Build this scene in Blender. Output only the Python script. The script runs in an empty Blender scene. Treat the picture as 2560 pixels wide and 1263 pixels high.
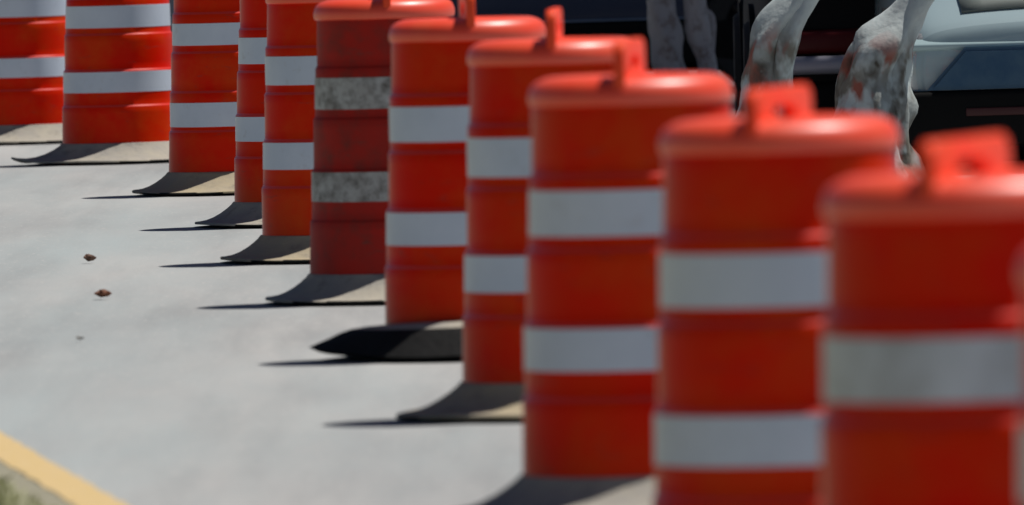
import bpy, bmesh, math, random
from mathutils import Vector, Matrix, noise
random.seed(7)
R = math.radians
scene = bpy.context.scene
C = scene.collection
PI = math.pi

# ---------------------------------------------------------------- camera
CAM_H = 1.68; F_PX = 34000.0; PITCH = (631.5 + 474) / F_PX; ROLL = 0.03
cam_d = bpy.data.cameras.new('camera'); cam = bpy.data.objects.new('camera', cam_d); C.objects.link(cam)
cam_d.sensor_width = 36; cam_d.lens = F_PX / 2560 * 36
cam_d.clip_start = 0.5; cam_d.clip_end = 3000
cam.matrix_world = (Matrix.Translation((0, 0, CAM_H)) @ Matrix.Rotation(-PITCH, 4, 'X')
                    @ Matrix.Rotation(PI / 2, 4, 'X') @ Matrix.Rotation(-ROLL, 4, 'Z'))
cam_d.dof.use_dof = True; cam_d.dof.focus_distance = 57.0
APERTURE = 0.060
cam_d.dof.aperture_fstop = cam_d.lens / 1000 / APERTURE
scene.camera = cam

# ---------------------------------------------------------------- sky, sun, exposure
SUN_EL = R(65.5); SUN_AZ = R(20)                      # azimuth from +X towards +Y
sd = Vector((math.cos(SUN_EL) * math.cos(SUN_AZ), math.cos(SUN_EL) * math.sin(SUN_AZ), math.sin(SUN_EL)))
w = bpy.data.worlds.new('World'); scene.world = w; w.use_nodes = True
nt = w.node_tree; bg = nt.nodes['Background']
sky = nt.nodes.new('ShaderNodeTexSky'); sky.sky_type = 'NISHITA'; sky.sun_disc = False
sky.sun_elevation = SUN_EL; sky.sun_rotation = PI / 2 - SUN_AZ; sky.air_density = 0.5; sky.dust_density = 0.2; sky.ozone_density = 1.5
nt.links.new(sky.outputs['Color'], bg.inputs['Color']); bg.inputs['Strength'].default_value = 0.05
sl = bpy.data.lights.new('sun', 'SUN'); sl.energy = 5.0; sl.angle = R(0.8); sl.color = (1.0, 0.955, 0.9)
sun = bpy.data.objects.new('sun', sl); C.objects.link(sun)
sun.rotation_euler = sd.to_track_quat('Z', 'Y').to_euler()
scene.view_settings.view_transform = 'Standard'; scene.view_settings.look = 'None'
scene.view_settings.exposure = -0.18; scene.view_settings.gamma = 1.0

# ---------------------------------------------------------------- helpers
def tag(o, label=None, cat=None, group=None, kind=None):
    if label: o['label'] = label
    if cat: o['category'] = cat
    if group: o['group'] = group
    if kind: o['kind'] = kind
    return o

def empty(name, loc=(0, 0, 0), rz=0):
    o = bpy.data.objects.new(name, None); C.objects.link(o)
    o.location = loc; o.rotation_euler.z = rz; o.empty_display_size = 0.2
    return o

def link(name, me, mats, parent=None, smooth=True, angle=40):
    if not isinstance(mats, (list, tuple)): mats = [mats]
    for m in mats: me.materials.append(m)
    if smooth:
        me.shade_smooth()
        try: me.set_sharp_from_angle(angle=R(angle))
        except Exception: pass
    o = bpy.data.objects.new(name, me); C.objects.link(o); o.parent = parent
    return o

def obj(name, bm, mats, parent=None, smooth=True, angle=40):
    bmesh.ops.recalc_face_normals(bm, faces=bm.faces[:])
    me = bpy.data.meshes.new(name); bm.to_mesh(me); bm.free()
    return link(name, me, mats, parent, smooth, angle)

def lathe(bm, prof, n=96, wob=None, close_top=False, close_bot=False, mat=0):
    rings = []
    for i, (r, z) in enumerate(prof):
        ring = []
        for k in range(n):
            a = 2 * PI * k / n
            rr, zz = (r, z) if wob is None else wob(r, z, a)
            ring.append(bm.verts.new((rr * math.cos(a), rr * math.sin(a), zz)))
        rings.append(ring)
    for a, b in zip(rings, rings[1:]):
        for k in range(n):
            f = bm.faces.new((a[k], a[(k + 1) % n], b[(k + 1) % n], b[k])); f.material_index = mat
    if close_top: bm.faces.new(rings[-1])
    if close_bot: bm.faces.new(rings[0][::-1])
    return rings

def box(bm, c, s, rz=0, bev=0.0, mat=0):
    r = bmesh.ops.create_cube(bm, size=1)
    vs = r['verts']
    M = Matrix.Translation(c) @ Matrix.Rotation(rz, 4, 'Z') @ Matrix.Diagonal((*s, 1))
    bmesh.ops.transform(bm, matrix=M, verts=vs)
    fs = {f for v in vs for f in v.link_faces}
    for f in fs: f.material_index = mat
    if bev > 0:
        es = list({e for v in vs for e in v.link_edges})
        bmesh.ops.bevel(bm, geom=es, offset=bev, segments=3, affect='EDGES', profile=0.5)
    return vs

def cyl(bm, p0, p1, r0, r1=None, n=24, mat=0):
    r1 = r0 if r1 is None else r1
    p0 = Vector(p0); p1 = Vector(p1); d = (p1 - p0)
    q = d.to_track_quat('Z', 'Y').to_matrix()
    A = []; B = []
    for k in range(n):
        a = 2 * PI * k / n; v = Vector((math.cos(a), math.sin(a), 0))
        A.append(bm.verts.new(p0 + q @ (v * r0))); B.append(bm.verts.new(p1 + q @ (v * r1)))
    for k in range(n):
        f = bm.faces.new((A[k], A[(k + 1) % n], B[(k + 1) % n], B[k])); f.material_index = mat
    f = bm.faces.new(A[::-1]); f.material_index = mat
    f = bm.faces.new(B); f.material_index = mat

# ---------------------------------------------------------------- materials
def mat(name, col, rough=0.5, var=None, vscale=6, spec=0.5, metal=0, bump=0, bscale=60, coat=0, detail=4,
        var2=None, v2scale=2, v2pos=(0.5, 0.65), vpos=(0.35, 0.65), aniso=None, coords='Object', bdist=0.01, rnd=True, scuff=None):
    m = bpy.data.materials.new(name); m.use_nodes = True
    n = m.node_tree; L = n.links; p = n.nodes['Principled BSDF']
    p.inputs['Roughness'].default_value = rough; p.inputs['Metallic'].default_value = metal
    p.inputs['Specular IOR Level'].default_value = spec; p.inputs['Coat Weight'].default_value = coat
    p.inputs['Base Color'].default_value = (*col, 1)
    tc = n.nodes.new('ShaderNodeTexCoord')
    src = tc.outputs[coords]
    if rnd:
        oi = n.nodes.new('ShaderNodeObjectInfo'); ml = n.nodes.new('ShaderNodeVectorMath'); ml.operation = 'SCALE'
        cb = n.nodes.new('ShaderNodeCombineXYZ')
        for q in range(3): L.new(oi.outputs['Random'], cb.inputs[q])
        L.new(cb.outputs[0], ml.inputs[0]); ml.inputs['Scale'].default_value = 37.0
        ad = n.nodes.new('ShaderNodeVectorMath'); L.new(src, ad.inputs[0]); L.new(ml.outputs[0], ad.inputs[1]); src = ad.outputs[0]
    if aniso:
        mp = n.nodes.new('ShaderNodeMapping'); mp.inputs['Scale'].default_value = aniso[0]
        mp.inputs['Rotation'].default_value = aniso[1]
        L.new(src, mp.inputs['Vector']); vsrc = mp.outputs['Vector']
    else: vsrc = src
    last = None
    if var:
        t = n.nodes.new('ShaderNodeTexNoise'); t.inputs['Scale'].default_value = vscale
        t.inputs['Detail'].default_value = detail; t.inputs['Roughness'].default_value = 0.6
        L.new(vsrc, t.inputs['Vector'])
        r = n.nodes.new('ShaderNodeValToRGB')
        r.color_ramp.elements[0].position = vpos[0]; r.color_ramp.elements[1].position = vpos[1]
        r.color_ramp.elements[0].color = (*col, 1); r.color_ramp.elements[1].color = (*var, 1)
        L.new(t.outputs['Fac'], r.inputs['Fac']); last = r.outputs['Color']
        L.new(last, p.inputs['Base Color'])
    if var2:
        t = n.nodes.new('ShaderNodeTexNoise'); t.inputs['Scale'].default_value = v2scale
        t.inputs['Detail'].default_value = 6; t.inputs['Roughness'].default_value = 0.7
        L.new(src, t.inputs['Vector'])
        r = n.nodes.new('ShaderNodeValToRGB')
        r.color_ramp.elements[0].position = v2pos[0]; r.color_ramp.elements[1].position = v2pos[1]
        r.color_ramp.elements[0].color = (0, 0, 0, 1); r.color_ramp.elements[1].color = (1, 1, 1, 1)
        L.new(t.outputs['Fac'], r.inputs['Fac'])
        mx = n.nodes.new('ShaderNodeMix'); mx.data_type = 'RGBA'
        mx.inputs[6].default_value = (*col, 1); mx.inputs[7].default_value = (*var2, 1)
        if last: L.new(last, mx.inputs[6])
        L.new(r.outputs['Color'], mx.inputs[0]); L.new(mx.outputs[2], p.inputs['Base Color'])
    if scuff:                                            # short scrapes and rubbed marks
        mp = n.nodes.new('ShaderNodeMapping'); mp.inputs['Scale'].default_value = (9, 9, 34); mp.inputs['Rotation'].default_value = (.35, .2, 0)
        t = n.nodes.new('ShaderNodeTexNoise'); t.inputs['Scale'].default_value = 1.0; t.inputs['Detail'].default_value = 5; t.inputs['Roughness'].default_value = .7
        L.new(src, mp.inputs['Vector']); L.new(mp.outputs['Vector'], t.inputs['Vector'])
        r = n.nodes.new('ShaderNodeMapRange'); r.inputs['From Min'].default_value = .60; r.inputs['From Max'].default_value = .74; r.inputs['To Max'].default_value = .75
        L.new(t.outputs['Fac'], r.inputs['Value'])
        m3 = n.nodes.new('ShaderNodeMix'); m3.data_type = 'RGBA'; m3.inputs[7].default_value = (*scuff, 1)
        L.new(p.inputs['Base Color'].links[0].from_socket, m3.inputs[6]); L.new(r.outputs['Result'], m3.inputs[0]); L.new(m3.outputs[2], p.inputs['Base Color'])
    if bump:
        t = n.nodes.new('ShaderNodeTexNoise'); t.inputs['Scale'].default_value = bscale
        t.inputs['Detail'].default_value = 5; L.new(src, t.inputs['Vector'])
        b = n.nodes.new('ShaderNodeBump'); b.inputs['Strength'].default_value = bump; b.inputs['Distance'].default_value = bdist
        L.new(t.outputs['Fac'], b.inputs['Height']); L.new(b.outputs['Normal'], p.inputs['Normal'])
    return m

ORANGE = mat('orange_plastic', (0.72, 0.008, 0.0005), 0.30, var=(0.66, 0.022, 0.001), vscale=3.0, spec=0.07,
             var2=(0.64, 0.075, 0.008), v2scale=2.4, v2pos=(0.45, 0.85), scuff=(0.34, 0.05, 0.035), bump=0.15, bscale=9, bdist=0.004)
ORANGE_OLD = mat('faded_orange_plastic', (0.44, 0.016, 0.009), 0.55, var=(0.33, 0.02, 0.013), vscale=5, spec=0.15,
                 var2=(0.19, 0.03, 0.022), v2scale=9, v2pos=(0.48, 0.72), scuff=(0.10, 0.05, 0.04), bump=0.3, bscale=12, bdist=0.004)
LIDM = mat('sunlit_orange_lid', (0.93, 0.062, 0.018), 0.42, var=(0.92, 0.090, 0.030), vscale=8, spec=0.8, coat=0.2,
           bump=0.1, bscale=14, bdist=0.003)  # brighter than the body plastic, sun glare on the lids put into the colour
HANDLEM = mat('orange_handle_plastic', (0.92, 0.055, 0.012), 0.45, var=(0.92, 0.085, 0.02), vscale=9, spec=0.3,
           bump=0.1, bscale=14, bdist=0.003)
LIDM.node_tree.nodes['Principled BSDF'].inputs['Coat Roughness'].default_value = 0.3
ORANGE_LEDGE = mat('glossy_orange_ledge', (0.80, 0.030, 0.010), 0.36, spec=0.7, coat=0.35)  # body plastic made shinier and its colour lifted to strengthen the ledge glints
ORANGE_LEDGE.node_tree.nodes['Principled BSDF'].inputs['Coat Roughness'].default_value = 0.28
SHEET = mat('reflective_sheeting', (0.60, 0.665, 0.76), 0.4, var=(0.54, 0.61, 0.71), vscale=6, spec=0.6, coat=0.1,
            var2=(0.46, 0.48, 0.52), v2scale=16, v2pos=(0.58, 0.8))
SHEET_DIRTY = mat('scuffed_reflective_sheeting', (0.46, 0.47, 0.46), 0.5, var=(0.34, 0.335, 0.32), vscale=14, spec=0.4,
                  var2=(0.11, 0.10, 0.088), v2scale=17, v2pos=(0.43, 0.67), detail=7)
SHEET_WORN = mat('worn_reflective_sheeting', (0.60, 0.65, 0.72), 0.4, var=(0.48, 0.52, 0.57), vscale=9, spec=0.4,
                 var2=(0.36, 0.37, 0.38), v2scale=12, v2pos=(0.5, 0.75), aniso=((1, 1, .3), (0, 0, 0)))
RUBBER = mat('dusty_rubber', (0.34, 0.32, 0.285), 0.85, var=(0.42, 0.385, 0.31), vscale=7, spec=0.2,
             var2=(0.15, 0.145, 0.135), v2scale=9, v2pos=(0.55, 0.78), bump=0.5, bscale=40, bdist=0.006)
RUBBER_TAN = mat('sandy_rubber', (0.44, 0.37, 0.24), 0.85, var=(0.38, 0.33, 0.25), vscale=7, spec=0.2,
             var2=(0.18, 0.165, 0.14), v2scale=9, v2pos=(0.55, 0.78), bump=0.5, bscale=40, bdist=0.006)
RUBBER_BLACK = mat('black_rubber', (0.006, 0.006, 0.006), 0.8, var=(0.009, 0.009, 0.009), vscale=9, spec=0.2, bump=0.4, bscale=30)

# ---------------------------------------------------------------- ground
# edge of road: line running away along (dx,dy) = (-0.11,1)
def line_x(y, off=0.0): return -0.968 - (y - 33.42) * 0.1105 + off
def sheet(name, pts, z, m, kind='structure', grid=None):
    bm = bmesh.new(); vs = [bm.verts.new((x, y, z)) for x, y in pts]; bm.faces.new(vs)
    o = obj(name, bm, m, smooth=False); tag(o, kind=kind); return o

def ground_material():
    m = bpy.data.materials.new('road_concrete'); m.use_nodes = True
    n = m.node_tree; L = n.links; p = n.nodes['Principled BSDF']; p.inputs['Roughness'].default_value = 0.85
    p.inputs['Specular IOR Level'].default_value = 0.25
    tc = n.nodes.new('ShaderNodeTexCoord')
    def nz(scale, mscale, rot, det=5, ro=0.6):
        mp = n.nodes.new('ShaderNodeMapping'); mp.inputs['Scale'].default_value = mscale; mp.inputs['Rotation'].default_value = rot
        t = n.nodes.new('ShaderNodeTexNoise'); t.inputs['Scale'].default_value = scale; t.inputs['Detail'].default_value = det
        t.inputs['Roughness'].default_value = ro
        L.new(tc.outputs['Object'], mp.inputs['Vector']); L.new(mp.outputs['Vector'], t.inputs['Vector']); return t.outputs['Fac']
    def mixc(fac, a, b, lo, hi):
        r = n.nodes.new('ShaderNodeMapRange'); r.inputs['From Min'].default_value = lo; r.inputs['From Max'].default_value = hi
        L.new(fac, r.inputs['Value'])
        mx = n.nodes.new('ShaderNodeMix'); mx.data_type = 'RGBA'
        L.new(r.outputs['Result'], mx.inputs[0])
        for i, c in ((6, a), (7, b)):
            if isinstance(c, tuple): mx.inputs[i].default_value = (*c, 1)
            else: L.new(c, mx.inputs[i])
        return mx.outputs[2]
    base = mixc(nz(1.0, (1.0, .16, 1), (0, 0, 0)), (0.315, 0.325, 0.325), (0.425, 0.418, 0.405), 0.34, 0.66)
    # worn wheel tracks and stains that run along the lane
    base = mixc(nz(3.0, (1.0, .05, 1), (0, 0, R(6.3))), base, (0.235, 0.242, 0.245), 0.46, 0.82)
    base = mixc(nz(0.7, (1.0, .1, 1), (0, 0, R(6.3))), base, (0.36, 0.415, 0.42), 0.45, 0.8)
    # aggregate grain, small
    base = mixc(nz(140, (1, .25, 1), (0, 0, 0), 3, 0.7), base, (0.27, 0.27, 0.265), 0.56, 0.9)
    base = mixc(nz(60, (1, .12, 1), (0, 0, 0), 2, 0.5), base, (0.44, 0.435, 0.42), 0.60, 0.85)
    L.new(base, p.inputs['Base Color'])
    t = n.nodes.new('ShaderNodeTexNoise'); t.inputs['Scale'].default_value = 90; t.inputs['Detail'].default_value = 6
    L.new(tc.outputs['Object'], t.inputs['Vector'])
    b = n.nodes.new('ShaderNodeBump'); b.inputs['Strength'].default_value = 0.35; b.inputs['Distance'].default_value = 0.006
    L.new(t.outputs['Fac'], b.inputs['Height']); L.new(b.outputs['Normal'], p.inputs['Normal'])
    return m
CONCRETE = ground_material()
sheet('ground', [(-700, -300), (700, -300), (700, 1500), (-700, 1500)], -0.006, CONCRETE)
SHADE_ASPHALT = mat('shade_dark_asphalt', (0.045, 0.045, 0.048), 0.9, var=(0.06, 0.06, 0.062), vscale=3, bump=0.4, bscale=70,
              var2=(0.03, 0.03, 0.032), v2scale=1.2)
sheet('parking_lane', [(-0.5, 62.6), (60, 61.2), (60, 140), (-2.5, 140)], -0.002, SHADE_ASPHALT)  # dark sheet added so the ground around the cars reads as shaded
GUTTER = mat('gutter_concrete', (0.24, 0.225, 0.16), 0.9, var=(0.31, 0.29, 0.21), vscale=14, bump=0.4, bscale=60)
def strip(name, o0, o1, y0, y1, z, m, kind='structure', step=1.0, jag=0.0):
    bm = bmesh.new(); prev = None; y = y0
    while y <= y1 + 1e-6:
        a = bm.verts.new((line_x(y, o0 + random.uniform(-jag, jag)), y, z)); b = bm.verts.new((line_x(y, o1 + random.uniform(-jag, jag)), y, z))
        if prev: bm.faces.new((prev[0], prev[1], b, a))
        prev = (a, b); y += step
    o = obj(name, bm, m, smooth=False); tag(o, kind=kind); return o
YELLOW = mat('yellow_road_paint', (0.60, 0.43, 0.17), 0.7, var=(0.64, 0.47, 0.24), vscale=30,
             var2=(0.50, 0.42, 0.28), v2scale=60, v2pos=(0.60, 0.72), bump=0.3, bscale=80, detail=6)
line = strip('road_line', -0.122, 0.0, 5, 130, 0.002, YELLOW, step=0.07, jag=0.007)
strip('gutter', -0.36, -0.122, 5, 130, 0.0, GUTTER)
SOIL = mat('verge_soil', (0.26, 0.26, 0.16), 0.95, var=(0.30, 0.29, 0.18), vscale=10, bump=0.6, bscale=20)
strip('verge', -60, -0.205, 5, 130, 0.006, SOIL, step=0.5, jag=0.01)

def grass():
    bm = bmesh.new()
    for i in range(9000):
        y = random.uniform(30, 44) if i < 7000 else random.uniform(20, 70)
        off = -0.20 - abs(random.gauss(0, 0.32))
        x = line_x(y, off); h = random.uniform(.008, .025); a = random.uniform(0, 2 * PI)
        wv = Vector((math.cos(a), math.sin(a), 0)) * random.uniform(.003, .006); ln = Vector((random.gauss(0, .5), random.gauss(0, .5), 0)) * h
        p = Vector((x, y, .004))
        v = [bm.verts.new(p - wv), bm.verts.new(p + wv), bm.verts.new(p + wv * .6 + ln * .4 + Vector((0, 0, h * .6))), bm.verts.new(p + ln + Vector((0, 0, h)))]
        bm.faces.new(v)
    G = mat('grass_blades', (0.30, 0.33, 0.14), 0.7, var=(0.38, 0.38, 0.20), vscale=4)
    o = obj('grass', bm, G, smooth=False); tag(o, 'short dry green grass growing along the yellow edge line', 'grass', kind='stuff')
grass()

# ---------------------------------------------------------------- traffic drums
Z0 = 0.085
LEDGES = [0.28, 0.457, 0.634, 0.81]
def r_body(z):
    seg = sum(1 for q in LEDGES if z > q + 1e-4)
    return 0.2835 - seg * 0.0062 - (z - Z0) * 0.0245
def body_profile():
    pr = [(0.2835 - 0.006, 0.012), (0.2835, 0.03), (0.2835, Z0)]
    for q in LEDGES:
        ra, rb = r_body(q), r_body(q + 0.001)
        pr += [(ra, q - 0.0050), (ra - 0.0007, q - 0.0036), ((ra + rb) / 2, q), (rb + 0.0007, q + 0.0036), (rb, q + 0.0050)]
    pr += [(r_body(0.97), 0.97), (r_body(0.99) - .004, 0.992)]
    return pr
def dent_fn(seed, amt):
    def f(r, z, a):
        v = noise.noise(Vector((math.cos(a) * 1.6 + seed * 7.1, math.sin(a) * 1.6, z * 3.2))) * amt
        return r + v, z
    return f
def make_lid(seed):
    bm = bmesh.new()
    pr = [(0.234, 0.972), (0.2425, 0.976), (0.2435, 0.980), (0.2445, 0.993), (0.2435, 1.002), (0.2400, 1.012), (0.2345, 1.023), (0.224, 1.031),
          (0.211, 1.037), (0.196, 1.041), (0.180, 1.042), (0.170, 1.038), (0.162, 1.033), (0.10, 1.033), (0.012, 1.034)]
    lathe(bm, pr, 96, dent_fn(seed + 3, .0022), close_top=True)
    return bm
def fin_mesh():
    """carry handle: a long fin with a hand slot, made from one 2D outline with a hole"""
    L, z0, z1 = 0.232, 0.982, 1.125
    cu = bpy.data.curves.new('fin_outline', 'CURVE'); cu.dimensions = '2D'; cu.fill_mode = 'BOTH'
    def spl(pts):
        s = cu.splines.new('POLY'); s.points.add(len(pts) - 1)
        for p, q in zip(s.points, pts): p.co = (q[0], q[1], 0, 1)
        s.use_cyclic_u = True
    def rr(x0, x1, ya, yb, rad, n=6, low=True):
        pts = []
        for cx, cy, a0 in ((x1 - rad, yb - rad, 0), (x0 + rad, yb - rad, 90), (x0 + rad, ya + rad, 180), (x1 - rad, ya + rad, 270)):
            for k in range(n + 1):
                a = R(a0 + 90 * k / n); pts.append((cx + rad * math.cos(a), cy + rad * math.sin(a)))
        return pts
    spl(rr(-L, L, z0, z1 - 0.006, 0.030)); spl(rr(-0.092, 0.092, 1.045, 1.094, 0.0235))
    cu.extrude = 0.007; cu.bevel_depth = 0.007; cu.bevel_resolution = 3
    t = bpy.data.objects.new('fin_tmp', cu); C.objects.link(t)
    dg = bpy.context.evaluated_depsgraph_get()
    me = bpy.data.meshes.new_from_object(t.evaluated_get(dg)); bpy.data.objects.remove(t); bpy.data.curves.remove(cu)
    me.transform(Matrix.Rotation(PI / 2, 4, 'Z') @ Matrix.Rotation(PI / 2, 4, 'X'))   # length along Y, height along Z
    bm = bmesh.new(); bm.from_mesh(me); bmesh.ops.remove_doubles(bm, verts=bm.verts[:], dist=1e-5)
    me.materials.clear(); me2 = bpy.data.meshes.new('handle')
    bmesh.ops.recalc_face_normals(bm, faces=bm.faces[:]); bm.to_mesh(me2); bm.free(); bpy.data.meshes.remove(me)
    return me2
def band_mesh(z0, z1, seed, amt):
    bm = bmesh.new(); e = 0.0016
    r0, r1 = r_body(z0 + .006), r_body(z1 - .006)
    f = dent_fn(seed, amt)
    pr = [(r0 - .002, z0), (r0 + e, z0 + .0008)]
    for k in range(1, 6):
        t = k / 6; pr.append((r0 + (r1 - r0) * t + e, z0 + (z1 - z0) * t))
    pr += [(r1 + e, z1 - .0008), (r1 - .002, z1)]
    lathe(bm, pr, 96, f); return bm
def base_mesh(seed, kind):
    bm = bmesh.new(); rnd = random.Random(seed); ph = rnd.uniform(0, 6.28)
    if kind == 'lifted':
        # ring turned up at the front: pale dusty top, black overhanging outer wall
        top = [(0.280, 0.100), (0.300, 0.108), (0.34, 0.106), (0.375, 0.092)]
        side = [(0.375, 0.092), (0.400, 0.076), (0.425, 0.054), (0.455, 0.030), (0.472, 0.016), (0.455, 0.006), (0.42, 0.002)]
        def wob(r, z, a):
            s = 0.5 - 0.5 * math.sin(a)                      # 1 at the side that faces the road users
            zz = z * (0.72 + 0.34 * s)
            d = abs(math.atan2(math.sin(a - PI - .12), math.cos(a - PI - .12))); u = max(0, 1 - d / .55) ** 1.4
            t = max(0, (r - .34) / .13)
            return r + 0.008 * math.sin(2 * a + ph) + .006 * t * math.sin(7 * a + ph) + .05 * t * u, zz + 0.001 + .022 * u * min(1, t) + .004 * t * math.sin(4 * a)
        lathe(bm, top, 96, wob, mat=0)
        lathe(bm, side, 96, wob, mat=1)
        bmesh.ops.remove_doubles(bm, verts=bm.verts[:], dist=1e-4)
        return bm
    pr = [(0.279, 0.098), (0.290, 0.096), (0.300, 0.084), (0.322, 0.066), (0.350, 0.047), (0.380, 0.031), (0.410, 0.020), (0.438, 0.0145), (0.456, 0.0125), (0.460, 0.009), (0.458, 0.002), (0.44, 0.001)]
    def wob(r, z, a):
        t = max(0, (r - 0.29) / 0.17)
        rr = r + t * (0.012 * math.sin(2 * a + ph) + 0.008 * math.sin(5 * a + ph * 2))
        zz = z + t * 0.004 * (1 + math.sin(3 * a + ph))
        if kind == 'curled':
            d = abs(math.atan2(math.sin(a - PI - .25), math.cos(a - PI - .25)))
            u = max(0, 1 - d / 0.42) ** 2
            rr += t * 0.075 * u; zz += (t ** 3) * 0.030 * u
        return rr, zz
    lathe(bm, pr, 96, wob)
    for f in bm.faces:
        if max(v.co.z for v in f.verts) < 0.0135: f.material_index = 1
    return bm

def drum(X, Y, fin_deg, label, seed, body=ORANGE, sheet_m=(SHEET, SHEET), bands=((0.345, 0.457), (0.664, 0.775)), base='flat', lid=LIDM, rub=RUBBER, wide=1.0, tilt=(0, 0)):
    t = empty('traffic_drum', (X, Y, 0), rz=0)
    t.rotation_euler = (tilt[0], tilt[1], 0); t.scale = (wide, wide, 1)
    tag(t, label, 'traffic drum', 'orange traffic drums lined up along the road')
    amt = 0.0035
    bm = bmesh.new(); lathe(bm, subdiv(body_profile()), 96, dent_fn(seed, amt)); 
    for f in bm.faces:
        zz = [v.co.z for v in f.verts]; rr = [math.hypot(v.co.x, v.co.y) for v in f.verts]
        if max(rr) - min(rr) > .45 * (max(zz) - min(zz)) and max(zz) < .9 and body is ORANGE: f.material_index = 1
    obj('body', bm, [body, ORANGE_LEDGE], t, angle=60)
    for z0, z1, in bands:
        m = sheet_m[0] if z0 < .5 else sheet_m[1]
        obj('reflective_band', band_mesh(z0 + .001, z1 - .008 if abs(z1 - .457) < .012 else z1, seed, amt), m, t)
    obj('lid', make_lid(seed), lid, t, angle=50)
    h = link('handle', FIN.copy(), HANDLEM, t, angle=35); h.rotation_euler.z = -R(fin_deg); h.location.z = -0.022 if fin_deg > 10 else 0.0
    obj('rubber_base', base_mesh(seed, base), [rub, RUBBER_BLACK], t)
    for o in t.children:
        if o.name.startswith(('body', 'lid', 'reflective_band')): pass
    return t
def subdiv(pr, mx=0.03):
    out = [pr[0]]
    for a, b in zip(pr, pr[1:]):
        n = max(1, int(abs(b[1] - a[1]) / mx))
        for k in range(1, n + 1): out.append((a[0] + (b[0] - a[0]) * k / n, a[1] + (b[1] - a[1]) * k / n))
    return out
FIN = fin_mesh()
DR = [
 (-2.547, 72.03, 2, 'farthest orange traffic drum, cut off by the left edge of the photo', {}),
 (-1.915, 67.33, 2, 'second farthest orange traffic drum, the tip of its rubber base curling up on the pavement', dict(base='curled', wide=1.03)),
 (-1.251, 61.26, 2, 'orange traffic drum just right of the one with curled base, lower band set low', dict(bands=((0.298, 0.409), (0.664, 0.765)), rub=RUBBER_TAN)),
 (-0.856, 56.20, 1, 'narrowly visible orange traffic drum squeezed between two others, fourth from the left', {}),
 (-0.663, 51.59, 0, 'clean orange traffic drum directly left of the dirty scuffed one', dict(rub=RUBBER_TAN)),
 (-0.417, 47.09, -3, 'dirty faded traffic drum with grey scuffed bands', dict(body=ORANGE_OLD, sheet_m=(SHEET_DIRTY, SHEET_DIRTY))),
 (-0.117, 42.08, -3, 'orange traffic drum directly right of the dirty scuffed one, its black rubber base edge raised', dict(base='lifted')),
 (0.136, 37.78, 2.5, 'orange traffic drum directly right of the one with the raised black base, handle seen end-on', dict(rub=RUBBER_TAN)),
 (0.293, 32.38, 6.5, 'orange traffic drum whose base touches the bottom edge, fourth from the right', {}),
 (0.548, 27.55, 15, 'large blurred orange traffic drum, third from the right, its bottom below the photo edge', {}),
 (0.771, 23.02, 18, 'large blurred orange traffic drum with dull worn white band, second from the right', dict(sheet_m=(SHEET_WORN, SHEET_WORN))),
 (0.971, 19.54, 18, 'nearest orange traffic drum, only a sliver showing at the right edge of the photo', {}),
]
for i, (X, Y, a, lab, kw) in enumerate(DR):
    drum(X, Y, a, lab, i * 1.37 + .5, **kw)

# ---------------------------------------------------------------- fallen leaves, pebble
def leaf(loc, rz, size, col, label, curl=1.0):
    bm = bmesh.new(); n = 8; rows = []
    for i in range(n + 1):
        t = i / n; wdt = size * 0.42 * math.sin(PI * min(1, t * 1.02 + .02)) ** 0.8 + .001
        row = []
        for k in range(-3, 4):
            s = k / 3
            x = (t - .5) * size; y = s * wdt * (1 + .25 * math.cos(k * 3 + i * 2.2))
            z = .003 + curl * (abs(s) ** 1.6 * wdt * .9 + (t - .5) ** 2 * size * .9) + .0015 * math.sin(i * 1.7 + k)
            row.append(bm.verts.new((x, y, z)))
        rows.append(row)
    for a, b in zip(rows, rows[1:]):
        for k in range(6): bm.faces.new((a[k], a[k + 1], b[k + 1], b[k]))
    m = mat('dry_leaf', col, 0.8, var=tuple(c * .6 for c in col), vscale=60)
    o = obj('fallen_leaf', bm, m); o.location = loc; o.rotation_euler = (R(12), 0, rz)
    so = o.modifiers.new('s', 'SOLIDIFY'); so.thickness = .0006
    tag(o, label, 'leaf', 'dry leaves on the pavement')
leaf((-1.616, 52.035, 0), R(15), .050, (0.13, 0.065, 0.04), 'small dark brown leaf, farthest of the three on the pavement', 1.2)
leaf((-1.449, 48.049, 0), R(-8), .062, (0.20, 0.075, 0.035), 'reddish brown curled leaf, the middle one and largest of the three', .9)
leaf((-1.413, 44.206, 0), R(30), .028, (0.16, 0.15, 0.13), 'tiny grey leaf scrap nearest the yellow line', .5)
bm = bmesh.new(); bmesh.ops.create_icosphere(bm, subdivisions=3, radius=.022)
for v in bm.verts:
    v.co *= 1 + .25 * noise.noise(v.co * 60); v.co.z *= .45; v.co.z += .008
o = obj('pebble', bm, mat('pale_stone', (0.62, 0.56, 0.46), 0.8, var=(0.5, 0.46, 0.4), vscale=60)); o.location = (line_x(38.2, -.02), 38.2, .003)
tag(o, 'small pale stone lying at the yellow line', 'stone')

# ---------------------------------------------------------------- cars
def paint(name, col, rough=0.25, metal=0.3): return mat(name, col, rough, spec=0.5, metal=metal, coat=0.8)
GLASS = mat('tinted_glass', (0.005, 0.006, 0.007), 0.15, spec=0.35)
BLACKP = mat('black_trim', (0.006, 0.006, 0.006), 0.7, spec=0.1, bump=.1, bscale=50)
CHROME = mat('grey_bumper_metal', (0.30, 0.30, 0.36), 0.45, metal=0.3)
TYRE = mat('tyre_rubber', (0.015, 0.015, 0.015), 0.85, bump=.3, bscale=40)
RIMB = mat('dark_rim', (0.02, 0.02, 0.022), 0.4, metal=0.6)
REDL = mat('red_lamp_lens', (0.07, 0.003, 0.004), 0.4, spec=0.2)
CLEARL = mat('clear_lamp_lens', (0.35, 0.37, 0.38), 0.12, spec=0.8, coat=.6, var=(.12, .12, .13), vscale=22)

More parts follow.
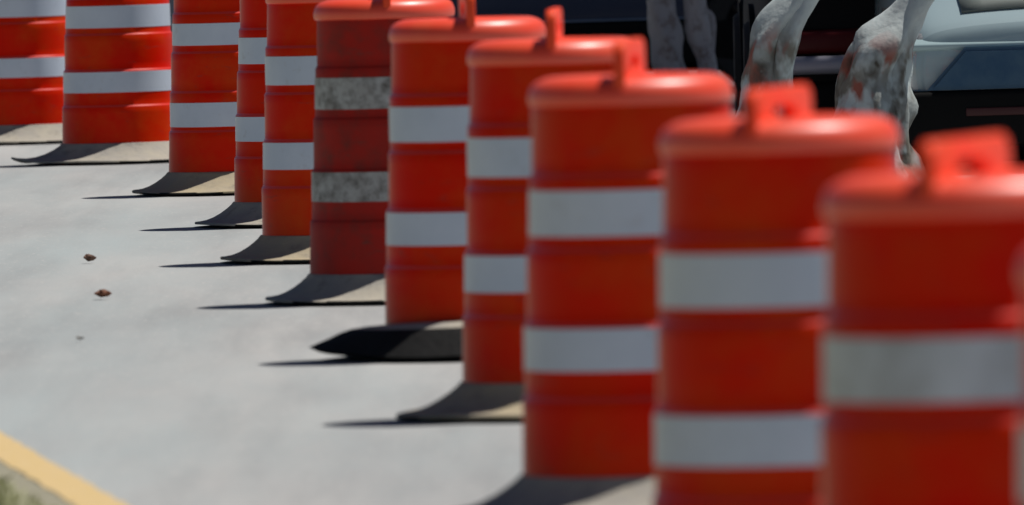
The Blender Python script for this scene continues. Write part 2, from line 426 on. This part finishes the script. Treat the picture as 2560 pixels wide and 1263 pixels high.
def loft(bm, secs, cap=True, mat=0):
    prev = None
    for s in secs:
        ring = [bm.verts.new(p) for p in s]
        if prev:
            for k in range(len(ring)):
                f = bm.faces.new((prev[k], prev[(k + 1) % len(ring)], ring[(k + 1) % len(ring)], ring[k])); f.material_index = mat
        elif cap: bm.faces.new(ring[::-1]).material_index = mat
        prev = ring
    if cap: bm.faces.new(prev).material_index = mat

def sect(x, hw, zb, zt, crown=.03, tuck=.05):
    """closed cross-section of the lower body at station x"""
    h = zt - zb; P = []
    half = [(0.0, zb), (hw * .80, zb), (hw - tuck, zb + .02), (hw - tuck * .4, zb + h * .22), (hw, zb + h * .52), (hw - .01, zb + h * .80),
            (hw - .05, zt - .035), (hw - .12, zt - .005), (hw * .55, zt + crown * .7), (0, zt + crown)]
    for y, z in half: P.append((x, y, z))
    for y, z in half[-2:0:-1]: P.append((x, -y, z))
    return P

def car(name, label, loc, rz, body_m, L=4.6, W=1.82, hood=0.92, belt=0.98, roof=1.45, deck=1.0, wheel_r=0.33,
        nose=0.68, tail=0.90, zb=0.22, cladding=False, kind='sedan', rim=RIMB, nose_w=1.0):
    t = empty(name, loc, rz); tag(t, label, 'car')
    hw = W / 2; hl = L / 2
    st = [(-hl, .80, zb + .16, tail - .06), (-hl + .06, .90, zb + .05, tail), (-hl + .25, .96, zb, tail + .03), (-hl + .8, .99, zb, deck), (-hl + 1.25, 1.0, zb, belt),
          (-.4, 1.0, zb, belt), (.55, 1.0, zb, belt - .01), (hl - 1.25, .995, zb, hood), (hl - .65, .975, zb, hood - .05), (hl - .28, .93, zb + .01, (hood * .45 + nose * .55)),
          (hl - .10, .86 * (nose_w + 1) / 2, zb + .03, nose), (hl - .02, .78 * nose_w, zb + .06, nose - .05), (hl, .72 * nose_w, zb + .10, nose - .11)]
    bm = bmesh.new(); loft(bm, [sect(x, hw * k, b, tp) for x, k, b, tp in st])
    b = obj('body', bm, body_m, t, angle=30)
    sm = b.modifiers.new('sub', 'SUBSURF'); sm.levels = 2; sm.render_levels = 2
    # greenhouse: glass block with pillars and roof panel
    fx, rx = (hl - 1.35, -hl + (.95 if kind == 'sedan' else .25))
    tf, tr = (fx - .75, rx + (.65 if kind == 'sedan' else .30))
    bw, tw = hw - .10, hw - .28
    bm = bmesh.new()
    lo = [(fx, -bw * .86), (fx - .25, -bw), (rx + .2, -bw), (rx, -bw * .86), (rx, bw * .86), (rx + .2, bw), (fx - .25, bw), (fx, bw * .86)]
    hi = [(tf, -tw * .86), (tf - .12, -tw), (tr + .12, -tw), (tr, -tw * .86), (tr, tw * .86), (tr + .12, tw), (tf - .12, tw), (tf, tw * .86)]
    A = [bm.verts.new((x, y, belt - .03)) for x, y in lo]; B = [bm.verts.new((x, y, roof - .04)) for x, y in hi]
    for k in range(8): bm.faces.new((A[k], A[(k + 1) % 8], B[(k + 1) % 8], B[k]))
    bm.faces.new(B); obj('window_glass', bm, GLASS, t, angle=20)
    bm = bmesh.new()
    ring0 = [(x * 1.0, y * 1.01, roof - .055) for x, y in hi]; ring1 = [(x, y * .985, roof - .015) for x, y in hi]; ring2 = [(x * .86, y * .7, roof + .005) for x, y in hi]
    loft(bm, [ring0, ring1, ring2]); obj('roof', bm, body_m, t, angle=60)
    for (p, q) in ((0, 0), (7, 7), (3, 3), (4, 4)):
        bm = bmesh.new(); a = Vector((lo[p][0], lo[p][1], belt - .04)); c = Vector((hi[q][0], hi[q][1], roof - .03))
        cyl(bm, a, c, .045, .035, 10); obj('pillar', bm, body_m, t)
    for s in (-1, 1):
        bm = bmesh.new(); mx = (fx + rx) / 2 - .1
        cyl(bm, (mx, s * (bw + .004), belt - .03), (mx - .06, s * (tw + .004), roof - .04), .04, .035, 8); obj('door_pillar', bm, BLACKP, t)
        for dx in (mx + .42, mx - .42):
            bm = bmesh.new(); box(bm, (dx, s * (hw + .008), belt - .17), (.17, .03, .026), bev=.008); obj('door_handle', bm, body_m, t)
        bm = bmesh.new(); box(bm, (fx - .22, s * (hw + .07), belt + .06), (.12, .2, .13), bev=.035); obj('mirror', bm, BLACKP, t)
        bm = bmesh.new()
        if cladding: box(bm, (0, s * (hw - .03), zb + .03), (L - 1.7, .12, .26), bev=.03)
        else: box(bm, (0, s * (hw - .055), zb + .02), (L - 1.9, .06, .08), bev=.02)
        obj('sill', bm, BLACKP, t)
    bm = bmesh.new(); box(bm, (0, 0, .20), (L - .5, W - .42, .14), bev=.03); obj('underbody', bm, BLACKP, t)
    wx = hl - .88; wb = -hl + .92
    for x in (wx, wb):
        for s in (-1, 1):
            bm = bmesh.new()
            n = 40; out = []
            for k in range(n + 1):
                a = PI * k / n; out.append((x + (wheel_r + .075) * math.cos(a), wheel_r + (wheel_r + .075) * math.sin(a)))
            arch = [bm.verts.new((px, s * (hw + .004), pz)) for px, pz in out] ; ar2 = [bm.verts.new((px, s * (hw - .26), pz)) for px, pz in out]
            for k in range(n): bm.faces.new((arch[k], arch[k + 1], ar2[k + 1], ar2[k]))
            bm.faces.new(arch); obj('wheel_arch', bm, BLACKP, t, smooth=False)
            wr = bpy.data.objects.new('wheel', None); C.objects.link(wr); wr.parent = t; wr.location = (x, s * (hw - .075), wheel_r)
            bm = bmesh.new()
            pr = [(wheel_r * .66, -.10), (wheel_r * .93, -.105), (wheel_r, -.075), (wheel_r, .075), (wheel_r * .93, .105), (wheel_r * .66, .10)]
            lathe(bm, pr, 48); bmesh.ops.rotate(bm, verts=bm.verts[:], matrix=Matrix.Rotation(PI / 2, 3, 'X')); obj('tyre', bm, TYRE, wr, angle=50)
            bm = bmesh.new()
            cyl(bm, (0, -.02 * s, 0), (0, .05 * s, 0), wheel_r * .16, n=20)
            lathe_r = [(wheel_r * .60, -.09), (wheel_r * .665, .09)]
            tmp = bmesh.new()
            for k in range(5):
                a = 2 * PI * k / 5; p1 = Vector((math.cos(a) * wheel_r * .64, .07 * s, math.sin(a) * wheel_r * .64))
                cyl(bm, (0, .05 * s, 0), p1, .035, .028, 8)
            tmp.free()
            cyl(bm, (0, -.04 * s, 0), (0, -.02 * s, 0), wheel_r * .66, n=32)
            obj('rim', bm, rim, wr)
    return t

def put(parent, name, m, parts, **kw):
    """parts: list of (centre, size, bevel)"""
    bm = bmesh.new()
    for c, s, b in parts: box(bm, c, s, bev=b)
    return obj(name, bm, m, parent, angle=45)

# slate-blue SUV side on, behind the twin grey trunk
SLATE = paint('slate_blue_paint', (0.035, 0.05, 0.095), .3, .2)
suv = car('parked_suv', 'slate blue car side-on with black lower cladding, behind the twin grey trunks', (0.05, 79.0 + .9, 0), PI * 0 , SLATE,
          L=4.7, W=1.9, hood=1.05, belt=1.12, roof=1.72, deck=1.12, wheel_r=.37, nose=.85, tail=1.05, zb=.28, cladding=True, kind='suv')
put(suv, 'headlight', CLEARL, [((2.22, -.66, .78), (.22, .30, .13), .04)]); put(suv, 'headlight', CLEARL, [((2.22, .66, .78), (.22, .30, .13), .04)])
put(suv, 'tail_light', REDL, [((-2.28, -.72, .90), (.12, .24, .2), .03)]); put(suv, 'tail_light', REDL, [((-2.28, .72, .90), (.12, .24, .2), .03)])
put(suv, 'side_moulding', mat('pale_moulding', (0.25, 0.29, 0.36), .3, metal=.5), [((.0, -.925, .440), (2.75, .045, .022), .006)])

# black car, seen from behind (rear faces the camera)
BLACK = mat('black_paint', (0.004, 0.004, 0.005), .6, spec=.1)
bc = car('parked_car', 'black car with dark red tail lights and grey bumper strip, between the two mottled trunks', (2.08, 63.0 + 2.35, 0), PI / 2, BLACK,
         L=4.5, W=1.86, tail=.92, deck=.98, zb=.2)
# rear is at local -x ; local +y is image left
for s in (1, -1):
    put(bc, 'tail_light', REDL, [((-2.235, s * .62, .562), (.08, .50, .115), .03)])
put(bc, 'bumper_strip', CHROME, [((-2.27, 0, .455), (.10, 1.72, .085), .03)])
put(bc, 'rear_valance', BLACKP, [((-2.19, 0, .28), (.16, 1.6, .2), .05)])

# pale blue car, front faces the camera
PALE = paint('pale_blue_paint', (0.33, 0.43, 0.46), .3, .05)
pc = car('parked_car', 'pale blue-silver car facing the camera at the right edge, blue sky-reflecting grille panel under its hood', (2.64, 60.6 + 2.3, 0), -PI / 2, PALE,
         L=4.6, W=1.86, nose=.70, hood=.92, zb=.17, nose_w=1.14)
# front is local +x (towards camera); local +y -> world +x = image right ... -y is image left
GRILLE = mat('sky_reflection_grille', (0.010, 0.060, 0.13), 0.45, var=(0.03, 0.085, 0.15), vscale=12, spec=.6, metal=.2)  # blue colour stands in for sky reflected in the grille
def grille():
    bm = bmesh.new()
    y0, y1 = -.52, .52; pts = [(y0, .555), (y1, .555), (y1 - .16, .375), (y0 - .0 + .16, .375)]
    # trapezoid wider at the top like the photograph's slanted left edge
    F = [bm.verts.new((2.345, y, z)) for y, z in [(-.60, .560), (.60, .560), (.77, .375), (-.77, .375)]]
    B = [bm.verts.new((2.24, y, z)) for y, z in [(-.60, .560), (.60, .560), (.77, .375), (-.77, .375)]]
    bm.faces.new(F)
    for k in range(4): bm.faces.new((F[k], F[(k + 1) % 4], B[(k + 1) % 4], B[k]))
    bmesh.ops.bevel(bm, geom=[e for e in bm.edges if all(v in F for v in e.verts)], offset=.015, segments=2, affect='EDGES')
    obj('grille', bm, GRILLE, pc, angle=40)
grille()
bm = bmesh.new(); box(bm, (0, 0, 0), (.20, 1.72, .035), bev=.014)
e = obj('hood_edge', bm, mat('pale_teal_highlight', (0.36, 0.48, 0.50), .35, coat=.3), pc); e.location = (2.215, 0, .612); e.rotation_euler = (0, R(31), 0)  # paler than the body paint, highlight along the hood edge put into the colour
put(pc, 'lower_intake', BLACKP, [((2.22, 0, .245), (.26, 1.78, .255), .03)])
put(pc, 'drum_reflection', mat('dark_red_reflection', (0.045, 0.004, 0.004), .6), [((2.352, 0, .275), (.012, 1.20, .036), .005)])  # dark red bar stands in for the drums mirrored in the bumper
from mathutils.bvhtree import BVHTree
def drape(parent, name, m, body, x0, x1, w0, w1, lift, nx=14, ny=12):
    dg = bpy.context.evaluated_depsgraph_get(); dg.update()
    tree_ = BVHTree.FromObject(body, dg)
    bm = bmesh.new(); rows = []
    for i in range(nx + 1):
        t = i / nx; row = []
        for k in range(ny + 1):
            x = x0 + (x1 - x0) * t; y = (w0 + (w1 - w0) * t) * (k / ny * 2 - 1)
            hit = tree_.ray_cast(Vector((x, y, 3)), Vector((0, 0, -1)))[0]
            row.append(bm.verts.new((x, y, (hit.z if hit else .6) + lift)))
        rows.append(row)
    for a, b in zip(rows, rows[1:]):
        for k in range(ny): bm.faces.new((a[k], a[k + 1], b[k + 1], b[k]))
    o = obj(name, bm, m, parent); sd_ = o.modifiers.new('s', 'SOLIDIFY'); sd_.thickness = .012; sd_.offset = 1
    return o
pc_body = [c for c in pc.children if c.name.startswith('body')][0]
drape(pc, 'hood', mat('grey_green_hood', (0.135, 0.155, 0.145), .45, var=(0.16, 0.18, 0.17), vscale=3), pc_body, 2.19, .98, .60, .72, .002)
for s in (1, -1): put(pc, 'headlight', CLEARL, [((2.17, s * .70, .57), (.20, .30, .13), .05)])
put(pc, 'number_plate', mat('plate_white', (.6, .6, .6), .5), [((2.36, .30, .47), (.012, .32, .10), .004)]) if False else None

# ---------------------------------------------------------------- trees
def bark_mat():
    m = bpy.data.materials.new('mottled_bark'); m.use_nodes = True
    n = m.node_tree; L = n.links; p = n.nodes['Principled BSDF']; p.inputs['Roughness'].default_value = .8
    tc = n.nodes.new('ShaderNodeTexCoord'); cur = (0.30, 0.33, 0.32)
    prev = None
    for sc, lo, hi, col, off in ((6, .40, .56, (0.15, 0.14, 0.115), 0), (7, .52, .62, (0.26, 0.075, 0.05), 9), (9, .52, .66, (0.06, 0.052, 0.04), 21), (8, .54, .66, (0.46, 0.53, 0.53), 33)):
        mp = n.nodes.new('ShaderNodeMapping'); mp.inputs['Location'].default_value = (off, off * .7, 0); mp.inputs['Scale'].default_value = (1, 1, .7)
        t = n.nodes.new('ShaderNodeTexNoise'); t.inputs['Scale'].default_value = sc; t.inputs['Detail'].default_value = 3
        L.new(tc.outputs['Object'], mp.inputs['Vector']); L.new(mp.outputs['Vector'], t.inputs['Vector'])
        r = n.nodes.new('ShaderNodeMapRange'); r.inputs['From Min'].default_value = lo; r.inputs['From Max'].default_value = hi
        L.new(t.outputs['Fac'], r.inputs['Value'])
        fac = r.outputs['Result']
        if col[0] != 0.46:                                   # peeling patches sit on the old bark of the lower trunk
            sp = n.nodes.new('ShaderNodeSeparateXYZ'); L.new(tc.outputs['Object'], sp.inputs['Vector'])
            q = n.nodes.new('ShaderNodeMapRange'); q.inputs['From Min'].default_value = .82; q.inputs['From Max'].default_value = .62
            L.new(sp.outputs['Z'], q.inputs['Value'])
            mu = n.nodes.new('ShaderNodeMath'); mu.operation = 'MULTIPLY'; L.new(fac, mu.inputs[0]); L.new(q.outputs['Result'], mu.inputs[1]); fac = mu.outputs[0]
        mx = n.nodes.new('ShaderNodeMix'); mx.data_type = 'RGBA'; mx.inputs[7].default_value = (*col, 1)
        if prev is None: mx.inputs[6].default_value = (*cur, 1)
        else: L.new(prev, mx.inputs[6])
        L.new(fac, mx.inputs[0]); prev = mx.outputs[2]
    sp = n.nodes.new('ShaderNodeSeparateXYZ'); L.new(tc.outputs['Object'], sp.inputs['Vector'])
    q = n.nodes.new('ShaderNodeMapRange'); q.inputs['From Min'].default_value = .60; q.inputs['From Max'].default_value = .74; q.inputs['To Max'].default_value = .8
    L.new(sp.outputs['Z'], q.inputs['Value'])
    mx = n.nodes.new('ShaderNodeMix'); mx.data_type = 'RGBA'; mx.inputs[7].default_value = (.50, .56, .56, 1); L.new(prev, mx.inputs[6]); L.new(q.outputs['Result'], mx.inputs[0]); prev = mx.outputs[2]  # peeled bark higher up, its sunlit whiteness put into the colour
    L.new(prev, p.inputs['Base Color'])
    t = n.nodes.new('ShaderNodeTexNoise'); t.inputs['Scale'].default_value = 25; L.new(tc.outputs['Object'], t.inputs['Vector'])
    b = n.nodes.new('ShaderNodeBump'); b.inputs['Strength'].default_value = .5; b.inputs['Distance'].default_value = .01
    L.new(t.outputs['Fac'], b.inputs['Height']); L.new(b.outputs['Normal'], p.inputs['Normal'])
    return m
BARK = bark_mat()
BARK_GREY = mat('grey_brown_bark', (0.46, 0.42, 0.40), .9, var=(0.56, 0.52, 0.49), vscale=8, bump=.5, bscale=30,
                var2=(0.30, 0.24, 0.21), v2scale=14, aniso=((1, 1, .3), (0, 0, 0)))
LEAFM = mat('tree_leaves', (0.05, 0.10, 0.025), .6, var=(0.09, 0.14, 0.035), vscale=1.5)

def stem(bm, pts, n=20):
    """tapered limb through (point, radius) pairs, smoothed"""
    P = []
    for i in range(len(pts) - 1):
        p0 = pts[max(0, i - 1)]; p1 = pts[i]; p2 = pts[i + 1]; p3 = pts[min(len(pts) - 1, i + 2)]
        for k in range(6):
            t = k / 6
            def cr(a, b, c, d): return .5 * ((2 * b) + (-a + c) * t + (2 * a - 5 * b + 4 * c - d) * t * t + (-a + 3 * b - 3 * c + d) * t ** 3)
            q = Vector([cr(p0[0][j], p1[0][j], p2[0][j], p3[0][j]) for j in range(3)]); P.append((q, max(.004, cr(p0[1], p1[1], p2[1], p3[1]))))
    P.append((Vector(pts[-1][0]), pts[-1][1]))
    prev = None
    for i, (q, r) in enumerate(P):
        d = (P[min(i + 1, len(P) - 1)][0] - P[max(i - 1, 0)][0]).normalized()
        ax = d.cross(Vector((0, 1, 0))).normalized(); ay = d.cross(ax)
        ring = []
        for k in range(n):
            a = 2 * PI * k / n
            rr = r * (1 + .42 * noise.noise(q * 6 + Vector((math.cos(a), math.sin(a), 0)) * 1.1))
            ring.append(bm.verts.new(q + ax * math.cos(a) * rr + ay * math.sin(a) * rr))
        if prev:
            for k in range(n): bm.faces.new((prev[k], prev[(k + 1) % n], ring[(k + 1) % n], ring[k]))
        else: bm.faces.new(ring[::-1])
        prev = ring
    bm.faces.new(prev)

def tree(loc, label, stems, bark, crown_c, crown_r, n_leaf=9000, seed=1):
    rnd = random.Random(seed)
    t = empty('tree', loc); tag(t, label, 'tree', 'street trees in front of the parked cars')
    bm = bmesh.new(); tips = []
    for s in stems:
        stem(bm, s); tips.append(Vector(s[-1][0]))
    cc = Vector(crown_c); cl = []
    for k in range(26):
        v = Vector((rnd.gauss(0, 1), rnd.gauss(0, 1), rnd.gauss(0, 1))).normalized() * rnd.uniform(.35, 1.0)
        c = cc + Vector((v.x * crown_r[0], v.y * crown_r[1], v.z * crown_r[2])); cl.append(c)
        tp = min(tips, key=lambda q: (q - c).length)
        stem(bm, [(tp, .035), ((tp * .5 + c * .5) + Vector((rnd.gauss(0, .08), rnd.gauss(0, .08), .05)), .02), (c, .006)], 8)
    obj('trunk', bm, bark, t, angle=70)
    bm = bmesh.new()
    for i in range(n_leaf):
        c = rnd.choice(cl); sp = .42
        p = c + Vector((rnd.gauss(0, sp), rnd.gauss(0, sp), rnd.gauss(0, sp * .75)))
        q = Vector((rnd.gauss(0, 1), rnd.gauss(0, 1), rnd.gauss(0, 1) + .8)).normalized()
        u = q.cross(Vector((rnd.random(), rnd.random(), rnd.random()))).normalized(); v = q.cross(u); s = rnd.uniform(.03, .06)
        bm.faces.new([bm.verts.new(p + u * s * 1.5), bm.verts.new(p + v * s * .7), bm.verts.new(p - u * s * 1.5), bm.verts.new(p - v * s * .7)])
    obj('crown', bm, LEAFM, t, smooth=False)
    return t
# twin grey-brown stems far behind (75.5 m)
tree((0.90, 75.5, 0), 'twin-stemmed grey-brown tree trunk standing in front of the slate blue car',
     [[((.03, 0, -.05), .11), ((.012, 0, .22), .088), ((-.035, 0, .6), .085), ((-.08, .1, 1.4), .075), ((-.05, .3, 2.6), .05)],
      [((.17, .05, -.05), .085), ((.215, .05, .22), .062), ((.155, .05, .6), .060), ((.20, .1, 1.3), .05), ((.5, .2, 2.6), .035)],
      [((.20, .12, -.05), .03), ((.25, .12, .45), .022), ((.20, .12, .65), .02), ((.35, .3, 1.6), .015)]],
     BARK_GREY, (1.0, 1.0, 3.9), (1.2, 1.2, .9), seed=3)
# first mottled trunk (59.6 m)
tree((1.13, 59.6, 0), 'pale mottled tree trunk with reddish patches leaning right, left of the black car',
     [[((-.02, 0, -.05), .17), ((0.0, 0, .30), .115), ((0.01, 0, .5), .105), ((.045, 0, .66), .082), ((.16, .02, .82), .078), ((.46, .15, 1.15), .07), ((1.15, 1.3, 1.9), .06), ((2.3, 3.3, 3.0), .04)],
      [((.05, -.03, .35), .05), ((.085, -.05, .55), .05), ((.14, -.04, .72), .045), ((.22, 0, .88), .04), ((.50, .1, 1.5), .03), ((1.5, 1.0, 2.7), .02)],
      [((-.10, -.04, -.03), .045), ((-.09, -.03, .34), .03), ((-.05, -.02, .5), .02), ((0, 0, .58), .01)]],
     BARK, (3.0, 4.6, 4.0), (1.1, 1.0, .8), seed=5)
# second mottled trunk (56.7 m)
tree((1.52, 56.7, 0), 'thick pale mottled tree trunk in front of the pale blue car at right',
     [[((.0, 0, -.05), .22), ((.0, 0, .30), .165), ((.02, 0, .5), .145), ((.06, 0, .62), .125), ((.165, .02, .80), .072), ((.34, -.02, 1.0), .06), ((1.05, -.4, 1.8), .05), ((2.1, -1.1, 2.9), .04)],
      [((.08, -.04, -.03), .07), ((.085, -.05, .25), .06), ((.09, -.05, .45), .05), ((.12, -.03, .62), .04), ((.17, 0, .8), .03)],
      [((-.13, .02, -.03), .07), ((-.12, .02, .3), .045), ((-.08, .02, .55), .05), ((-.04, .02, .66), .035), ((.0, .02, .69), .02)]],
     BARK, (2.9, -1.7, 4.0), (1.1, 1.0, .8), seed=9)

# ---------------------------------------------------------------- render settings
scene.cycles.use_denoising = True
scene.cycles.max_bounces = 6
